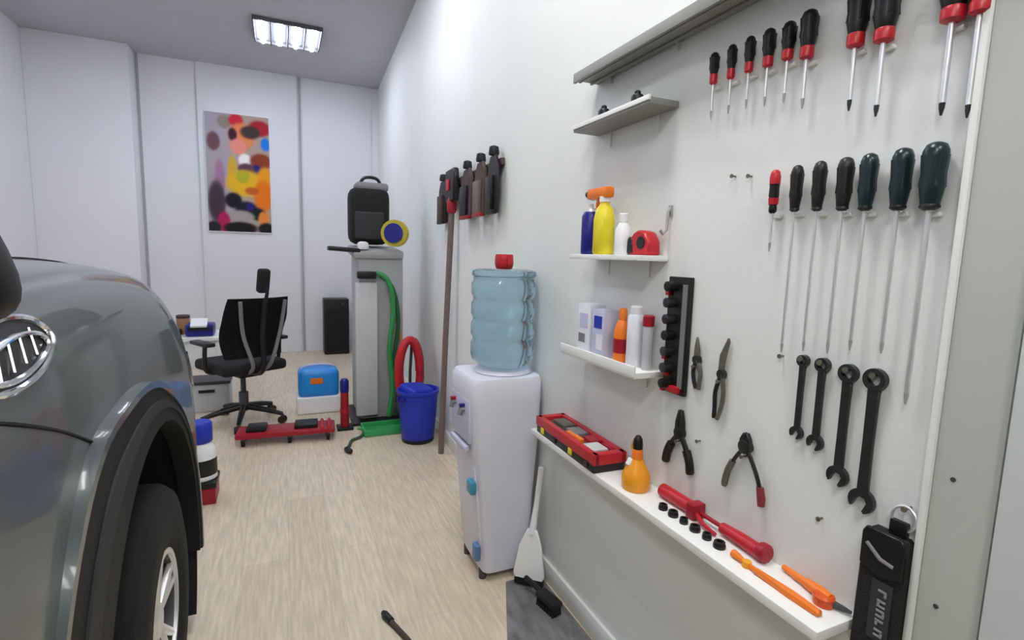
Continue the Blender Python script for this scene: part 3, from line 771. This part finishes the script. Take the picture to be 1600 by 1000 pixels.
box('lip', (0, 0, .022), (.022, .125, .03), M_blackr, t, bev=.006)
t = thing('hand_brush', 'black hand brush on the floor beside the cooler', 'brush', (.925, 1.655, .0085), rotz=.2)
box('brush_head', (0, 0, .045), (.05, .11, .022), M_black, t, bev=.006)
bmb = bmesh.new()
for i in range(5):
    for j in range(9): add_tube(bmb, [(-.018+i*.009, -.046+j*.0115, .036), (-.018+i*.010-.002, -.048+j*.012, .001)], .0035, 5)
o = from_bm('bristles', bmb, M_blackr, t); o['kind'] = 'stuff'
tube('handle', [(0, .05, .045), (0, .10, .052), (0, .15, .05)], [.011, .010, .012], M_black, t, 10)
mt_ = thing('rubber_mat', 'dark grey patterned rubber mat on the floor below the shelf', 'mat', (.86, 1.42, 0))
prism_dir('mat', [(-.02, .46), (.135, .47), (.14, -.45), (-.15, -.45), (-.155, .13)], 0, .008, 'z', M_mat, mt_, bev=.002)
t = thing('floor_stick', 'thin brown stick with a black tip lying on the floor', 'stick', (.37, 1.72, 0))
tube('stick', [(.05, -.17, .010), (.01, -.02, .010), (-.03, .10, .010)], [.009, .009, .010], M_brown, t, 10)
tube('tip', [(-.026, .09, .012), (-.042, .135, .013), (-.046, .15, .012)], [.013, .014, .009], M_black, t, 10)

# ------------------------------------------------------------------ dark hanging brushes and broom on the far wall
def wx(y): return wall_x(y)
t = thing('wall_rail', 'dark rail on the wall holding the hanging brushes', 'rail', (wx(3.08)-.001, 3.08, 1.85), rotz=-math.atan(.045))
box('rail', (-.012, 0, 0), (.02, 1.20, .035), M_brown, t, bev=.003)
yb = [3.62, 3.02, 2.76, 2.545]
lb = ['black paddle brush at the far end of the wall rail', 'dark brown brush in the middle of the wall rail', 'brown-backed brush second from the near end of the rail', 'black brush at the near end of the wall rail']
for k, y in enumerate(yb):
    b = thing('hanging_brush', lb[k], 'brush', (wx(y)-.026, y, 1.885), group='brushes hanging on the wall rail', rotz=-math.atan(.045))
    wd = (.10, .105, .088, .07)[k]
    prism('back_board', [(-wd, -.29), (wd, -.29), (wd, -.06), (wd*.5, .0), (-wd*.5, .0), (-wd, -.06)], -.022, -.004, (M_black, M_brown, M_brown, M_black)[k], b, bev=.004)
    box('bristle_block', (-.030, wd*.2, -.19), (.022, wd*1.2, .18), (M_brown, M_black, M_pole, M_black)[k], b, bev=.006)
    lathe('hanging_knob', [(.026, -.01), (.028, .0), (.024, .03), (.012, .036)], M_black, b, (-.014, 0, .012), n=16)
    box('foot_strip', (-.026, 0, -.285), (.03, wd*1.7, .02), (M_black, M_dred, M_dred, M_black)[k], b, bev=.004)
y = 3.36
b = thing('broom', 'upturned broom with dark red collar and long brown pole', 'broom', (wx(y)-.045, y, 0), rotz=-math.atan(.045))
tube('pole', [(-.05, 0.02, 0.0), (-.03, .01, .8), (0, 0, 1.66)], .020, M_pole, b, 10)
lathe('collar', [(.028, 1.65), (.034, 1.67), (.034, 1.72), (.02, 1.75)], M_dred, b, n=16)
prism('head', [(-.10, 1.72), (.10, 1.72), (.115, 1.88), (.10, 1.93), (-.10, 1.93), (-.115, 1.88)], -.02, .018, M_black, b, bev=.008)
box('red_badge', (-.024, .02, 1.83), (.008, .06, .07), M_red, b, bev=.003)

# ------------------------------------------------------------------ workshop machine corner
t = thing('service_machine', 'tall grey workshop machine with green hoses', 'machine', (.71, 4.45, 0))
box('cabinet', (.02, .02, .69), (.36, .44, 1.34), M_grey, t, bev=.03)
box('front_panel', (-.10, -.215, .60), (.17, .05, 1.08), M_lgrey, t, bev=.012)
box('sloped_top', (0, -.02, 1.38), (.40, .42, .07), M_grey, t, bev=.03, rot=(.10, 0, 0))
box('handle', (-.10, -.25, 1.20), (.15, .05, .06), M_black, t, bev=.015)
box('arm_tray', (-.26, -.16, 1.395), (.24, .14, .035), M_black, t, bev=.012, rot=(0, .06, 0))
lathe('arm_knob', [(.04, 0), (.045, .02), (.04, .05), (.02, .06)], M_white, t, (-.12, -.2, 1.40), n=18)
box('base_plate', (0, -.02, .012), (.44, .56, .024), M_black, t, bev=.006)
def hose(pts, r, m, nm='hose'): return tube(nm, catmull(pts, 8), r, m, t, 10)
hose([(-.03, -.25, 1.22), (.06, -.27, 1.16), (.10, -.28, .95), (.07, -.29, .6), (.09, -.30, .3), (.06, -.30, .06)], .020, M_green)
hose([(.0, -.25, 1.20), (.10, -.25, 1.10), (.145, -.26, .85), (.11, -.27, .5), (.14, -.27, .25), (.12, -.28, .06)], .017, mat('dark_green', (.02, .10, .04), .5))
hose([(.12, -.24, .9), (.17, -.25, .65), (.15, -.26, .4), (.17, -.27, .10)], .014, mat('ochre_hose', (.35, .25, .06), .5))
t = thing('green_tray', 'green drip tray on the floor in front of the grey machine', 'tray', (.72, 3.98, 0))
bmq = bmesh.new(); add_box(bmq, (0, 0, .006), (.36, .22, .01), .002)
for c, s in (((-.177, 0, .025), (.012, .22, .045)), ((.177, 0, .025), (.012, .22, .045)), ((0, -.107, .025), (.36, .012, .045)), ((0, .107, .025), (.36, .012, .045))): add_box(bmq, c, s, .003)
from_bm('tray', bmq, mat('green_plastic', (.04, .36, .10), .4), t)
tube('spout', [(-.17, -.03, .04), (-.20, -.03, .046), (-.225, -.03, .05)], [.012, .012, .009], MATS['green_plastic'], t, 8)
t = thing('equipment_bag', 'black equipment bag with grey top standing on the grey machine', 'bag', (.67, 4.50, 1.42))
box('bag_body', (0, 0, .25), (.32, .26, .46), M_blackfab, t, bev=.09, seg=4)
box('bag_top', (.02, 0, .485), (.26, .20, .07), M_mgrey, t, bev=.03, seg=3)
tube('carry_handle', catmull([(-.07, -.02, .51), (-.03, -.02, .56), (.06, -.02, .56), (.10, -.02, .51)], 5), .013, M_black, t, 8)
box('front_pocket', (-.01, -.135, .17), (.23, .04, .22), mat('bag_pocket', (.03, .03, .035), .8), t, bev=.018, seg=3)
t = thing('strap_reel', 'yellow and purple strap reel on the machine beside the black bag', 'reel', (.83, 4.20, 1.425))
ring('strap_coil', .06, .105, -.03, .03, mat('mustard_strap', (.50, .40, .04), .6), t, 0, .107, 28).rotation_euler = (0, 0, PI/2-.5)
o = lathe('reel_core', [(.06, -.035), (.06, .035)], mat('purple_core', (.10, .06, .20), .5), t, (0, 0, .107), (PI/2, 0, -.5), 20)
lathe('reel_flange', [(.075, .036), (.077, .042)], M_navy, t, (0, 0, .107), (PI/2, 0, -.5), 24)
t = thing('red_hose_coil', 'red hose coil leaning on the wall behind the blue tub', 'hose', (.945, 4.02, 0))
bmq = bmesh.new()
pts = []
for i in range(90):
    a = 2*PI*i/30
    k = i/90
    pts.append((.09*math.cos(a)-.06+.03*k, -.07+.05*k+.03*math.cos(a), .46+.25*math.sin(a)))
add_tube(bmq, pts, .030, 10)
from_bm('coil', bmq, M_red, t)
lathe('hose_end', [(.032, 0), (.036, .01), (.036, .06), (.02, .07)], M_dsteel, t, (-.12, -.03, .21), (PI, 0, 0), 14)
tube('coil_stand', [(-.02, .06, 0), (-.02, .05, .45), (-.02, -.02, .72)], .012, M_dgrey, t, 8)
t = thing('blue_tub', 'royal blue plastic tub on the floor beside the wall', 'tub', (.90, 3.70, 0))
lathe('tub', [(.11, .02), (.12, .03), (.135, .2), (.145, .36), (.155, .37), (.155, .39), (.14, .39), (.12, .30)], M_blue, t, n=28)
box('crumpled_liner', (-.01, .0, .37), (.20, .19, .09), M_blue, t, bev=.035, rot=(.15, .1, .4), seg=3)
lathe('base', [(.115, 0), (.12, .02), (.12, .025)], M_black, t, n=24)
for a in (0.4, PI+.4): tube('handle', [(.15*math.cos(a-.3), .15*math.sin(a-.3), .34), (.175*math.cos(a), .175*math.sin(a), .32), (.15*math.cos(a+.3), .15*math.sin(a+.3), .34)], .010, M_navy, t, 8)
o = thing('black_speaker', 'black box speaker standing at the back wall', 'speaker', (.66, 7.40, 0))
box('speaker_box', (0, 0, .375), (.32, .28, .74), M_black, o, bev=.012)
box('speaker_grille', (-.0, -.144, .33), (.27, .010, .56), M_blackfab, o, bev=.004)
lathe('knob', [(.018, 0), (.018, .02), (.014, .024)], M_dgrey, o, (.08, -.14, .68), (PI/2, 0, 0), 14)
for sx in (-.12, .12):
    for sy_ in (-.1, .1): lathe('foot', [(.02, 0), (.02, .008)], M_blackr, o, (sx, sy_, 0), n=10)
t = thing('cool_box', 'bright blue and white cool box with an orange badge', 'cool box', (.27, 4.72, 0))
box('white_base', (0, 0, .075), (.36, .26, .15), M_white, t, bev=.02, seg=3)
box('blue_body', (0, 0, .255), (.33, .25, .25), M_sky, t, bev=.06, seg=4)
box('orange_badge', (-.02, -.127, .285), (.10, .006, .05), M_orange, t, bev=.002)
tube('carry_handle', catmull([(-.15, 0, .33), (-.10, 0, .395), (.10, 0, .395), (.15, 0, .33)], 6), .010, M_lav, t, 8)
t = thing('jack_stand', 'slim dark red stand with a navy top beside the cool box', 'stand', (.425, 4.13, 0))
box('base', (0, 0, .012), (.12, .12, .024), M_black, t, bev=.004)
lathe('post', [(.035, .02), (.034, .05), (.030, .30)], M_dred, t, n=16)
lathe('collar', [(.036, .13), (.036, .16)], M_red, t, n=16)
lathe('top', [(.032, .295), (.034, .31), (.034, .38), (.022, .40)], M_navy, t, n=16)
t = thing('creeper', 'low red mechanic creeper board with black pads on the floor', 'creeper', (.01, 4.02, 0), rotz=-.07)
box('board', (0, 0, .075), (.66, .22, .035), M_dred, t, bev=.012)
for x, wd in ((-.20, .13), (.13, .16)): box('pad', (x, .01, .105), (wd, .15, .032), M_black, t, bev=.012)
for x in (-.28, .02, .28):
    for y_ in (-.08, .08):
        lathe('caster', [(.024, -.011), (.026, 0), (.024, .011)], M_blackr, t, (x, y_, .026), (0, PI/2, 0), 14)
        box('caster_fork', (x, y_, .045), (.032, .03, .028), M_dgrey, t, bev=.003)
for x in (.24, .29): tube('frame_rail', [(x, -.10, .10), (x, .10, .10)], .012, M_red, t, 8)
o = thing('floor_cable', 'dark green cable end lying on the floor by the machine', 'cable', (.45, 3.75, 0))
tube('cable', catmull([(.10, .22, .012), (.06, .12, .012), (-.01, .06, .012), (-.04, -.04, .012), (-.07, -.13, .012)], 6), .011, mat('cable_green', (.05, .09, .06), .5), o, 8)
lathe('plug', [(.018, 0), (.020, .01), (.018, .06), (.010, .07)], M_black, o, (-.068, -.12, .02), (PI/2, 0, .35), 12)

# ------------------------------------------------------------------ office chair, desk
t = thing('office_chair', 'black office chair with headrest and star base', 'chair', (-.30, 4.55, 0), rotz=math.radians(30))
# local +y is the way the chair faces
for k in range(5):
    a = 2*PI*k/5+.35
    e = (.30*math.cos(a), .30*math.sin(a))
    lg = tube('leg', [(.03*math.cos(a), .03*math.sin(a), .13), (e[0]*.6, e[1]*.6, .105), (e[0], e[1], .075)], [.026, .022, .016], M_black, t, 10)
    for s in (-1, 1): lathe('caster_wheel', [(.026, -.012), (.030, -.004), (.030, .004), (.026, .012)], M_black, lg, (e[0]-s*.018*math.sin(a), e[1]+s*.018*math.cos(a), .030), (PI/2, 0, a), 16)
    lathe('caster_stem', [(.011, .03), (.011, .075)], M_dgrey, lg, (e[0], e[1], 0), n=10)
lathe('gas_lift', [(.035, .10), (.035, .25), (.020, .255), (.020, .41)], M_dgrey, t, n=16)
box('tilt_mechanism', (0, -.02, .415), (.18, .24, .05), M_black, t, bev=.012)
box('seat', (0, .02, .475), (.50, .49, .085), M_blackfab, t, bev=.04, seg=4)
bmq = bmesh.new(); rows = []
for i in range(11):
    v = i/10
    z = .56+v*.46; wd = .22+.03*math.sin(PI*v*.9)
    row = []
    for j in range(13):
        u = -1+2*j/12
        row.append(bmq.verts.new((u*wd, -.235-.10*v*v+.05*u*u+.035*math.sin(PI*min(1, v*1.6)), z)))
    rows.append(row)
for a, b in zip(rows, rows[1:]):
    for j in range(12): bmq.faces.new((a[j], a[j+1], b[j+1], b[j]))
bmesh.ops.solidify(bmq, geom=bmq.faces[:], thickness=.035)
from_bm('backrest', bmq, M_blackfab, t)
for s in (-1, 1): tube('back_frame', catmull([(s*.05, -.20, .44), (s*.07, -.30, .52), (s*.14, -.31, .75), (s*.17, -.345, 1.0)], 6), .014, M_mgrey, t, 8)
tube('back_spine', catmull([(0, -.16, .43), (0, -.31, .48), (0, -.32, .75), (0, -.37, 1.02)], 6), .02, M_black, t, 8)
tube('headrest_stem', [(0, -.365, .98), (0, -.40, 1.06), (0, -.39, 1.12)], .013, M_black, t, 8)
box('headrest', (-.015, -.38, 1.15), (.085, .06, .18), M_blackfab, t, bev=.026, rot=(.2, 0, 0), seg=3)
for s in (-1, 1):
    ar = tube('armrest_post', catmull([(s*.22, -.02, .44), (s*.285, -.02, .48), (s*.285, -.03, .66)], 5), .016, M_black, t, 8)
    box('armrest_pad', (s*.285, .01, .67), (.075, .26, .03), M_black, ar, bev=.012)

t = thing('desk', 'white desk half hidden behind the car bonnet', 'desk', (-.98, 5.55, 0))
box('desk_top', (0, 0, .565), (.95, .50, .03), M_white, t, bev=.004)
box('front_board', (0, -.20, .42), (.88, .018, .26), M_white, t, bev=.003)
for x in (-.44, .44): box('side_board', (x, 0, .275), (.025, .46, .55), M_white, t, bev=.003)
t = thing('label_printer', 'small black and navy printer on the white desk', 'printer', (-.69, 5.48, .5805))
box('printer_body', (0, 0, .055), (.22, .22, .11), M_navy, t, bev=.02)
box('paper_tray', (-.0, -.10, .125), (.13, .12, .02), M_white, t, bev=.004, rot=(.5, 0, 0))
box('control_strip', (0, -.112, .07), (.18, .008, .03), M_black, t, bev=.002)
t = thing('desk_phone', 'black desk phone on the left of the white desk', 'phone', (-.93, 5.46, .5805))
box('phone_base', (0, 0, .03), (.17, .18, .05), M_black, t, bev=.012, rot=(0, 0, 0))
tube('receiver', [(-.06, -.08, .075), (-.06, 0, .088), (-.06, .08, .095)], [.022, .014, .022], M_black, t, 10)
box('keypad', (.03, -.01, .058), (.07, .09, .008), M_mgrey, t, bev=.002, rot=(.12, 0, 0))
t = thing('wooden_tin', 'small brown tin standing beside the phone on the desk', 'tin', (-.845, 5.60, .5805))
lathe('tin', [(.05, 0), (.055, .01), (.055, .14), (.05, .15)], mat('tan_tin', (.38, .20, .10), .5), t, n=20)
lathe('lid', [(.057, .148), (.057, .17), (.05, .175)], M_brown, t, n=20)
t = thing('storage_crate', 'pale crate with dark lid on the floor under the desk front', 'crate', (-.60, 5.06, 0))
box('crate_body', (0, 0, .12), (.34, .26, .24), M_lgrey, t, bev=.012)
box('crate_lid', (0, 0, .25), (.36, .28, .03), M_dgrey, t, bev=.008)
box('handle', (0, -.135, .18), (.12, .014, .025), M_black, t, bev=.004)

# items showing beyond the car bumper
t = thing('blue_canister', 'blue capped white canister standing on the dark red box beyond the bumper', 'canister', (-.43, 3.18, .1205))
lathe('body', [(.070, 0), (.078, .008), (.078, .17), (.05, .21)], M_white, t, n=24)
lathe('label', [(.0786, .03), (.0786, .12)], M_black, t, n=24, cap=False)
lathe('cap', [(.058, .208), (.062, .215), (.062, .31), (.055, .32)], M_blue, t, n=20)
t = thing('dark_red_box', 'low dark red and black box on the floor beyond the car bumper', 'box', (-.445, 3.18, 0))
box('box_body', (0, 0, .045), (.18, .18, .09), M_dred, t, bev=.008)
box('box_lid', (0, 0, .105), (.19, .19, .03), M_black, t, bev=.006)
box('clasp', (.0, -.094, .09), (.04, .008, .03), M_steel, t, bev=.002)

# ------------------------------------------------------------------ poster (abstract colour patches)
PW, PH = .72, 1.46
t = thing('poster', 'tall colourful abstract poster on the back wall', 'poster', (-.46, YB-.041, 2.31))
box('backing_board', (0, -.012, 0), (PW, .022, PH), M_white, t, bev=.002)
blobs = [(.30, .93, .10, .05, (.45, .38, .34)), (.48, .95, .10, .05, (.75, .05, .10)), (.56, .82, .18, .10, (.90, .40, .20)), (.42, .83, .06, .05, (.12, .03, .08)),
         (.85, .90, .16, .06, (.55, .05, .08)), (.70, .86, .14, .05, (.15, .10, .10)), (.94, .77, .07, .05, (.04, .35, .85)), (.12, .76, .09, .07, (.30, .18, .20)),
         (.50, .73, .12, .06, (.92, .45, .38)), (.60, .62, .09, .05, (.96, .96, .92)), (.86, .62, .16, .06, (.42, .12, .04)), (.40, .52, .07, .12, (.78, .58, .10)),
         (.78, .53, .09, .05, (.04, .04, .35)), (.62, .55, .12, .04, (.25, .12, .18)), (.62, .42, .30, .10, (.90, .62, .05)), (.92, .46, .12, .10, (.95, .50, .03)), (.56, .48, .10, .05, (.62, .60, .06)),
         (.88, .32, .14, .12, (.92, .33, .02)), (.70, .36, .10, .03, (.70, .25, .05)), (.20, .45, .07, .14, (.55, .35, .48)), (.14, .25, .12, .16, (.14, .10, .13)),
         (.40, .27, .12, .06, (.01, .01, .04)), (.60, .20, .16, .06, (.02, .02, .06)), (.78, .16, .12, .05, (.0, .03, .03)), (.66, .22, .06, .03, (.06, .04, .30)),
         (.50, .13, .20, .05, (.55, .50, .48)), (.88, .12, .08, .06, (.90, .42, .12)), (.24, .08, .09, .08, (.60, .04, .20)), (.50, .03, .24, .05, (.0, .0, .0)), (.92, .03, .12, .05, (.0, .0, .0)), (.08, .03, .10, .05, (.06, .05, .06))]
nx, nz = 48, 96
vs = []; fs = []; cols = []
for j in range(nz+1):
    for i in range(nx+1):
        u, v = i/nx, j/nz
        vs.append(((u-.5)*PW*.985, -.0236, (v-.5)*PH*.985))
        c = Vector((.56, .52, .56)) if u < .5 else Vector((.60, .50, .44))
        for bx_, by_, rx, ry, bc in blobs:
            d = ((u-bx_)/(rx*1.12))**2+((v-by_)/(ry*1.12))**2
            wgt = 1/(1+math.exp(min(50, (d-1)*8)))
            c = c*(1-wgt)+Vector(bc)*wgt
        cols.append((*[max(0, q)**1.5 for q in c], 1))
for j in range(nz):
    for i in range(nx):
        a = j*(nx+1)+i; fs.append((a, a+1, a+nx+2, a+nx+1))
me = bpy.data.meshes.new('print'); me.from_pydata(vs, [], fs)
ca = me.color_attributes.new('print_colour', 'FLOAT_COLOR', 'POINT')
for i, c in enumerate(cols): ca.data[i].color = c
mp_ = bpy.data.materials.new('poster_print'); mp_.use_nodes = True
at_ = mp_.node_tree.nodes.new('ShaderNodeVertexColor'); at_.layer_name = 'print_colour'
mp_.node_tree.links.new(at_.outputs[0], mp_.node_tree.nodes['Principled BSDF'].inputs['Base Color'])
mp_.node_tree.nodes['Principled BSDF'].inputs['Roughness'].default_value = .8
link('print', me, mp_, t)
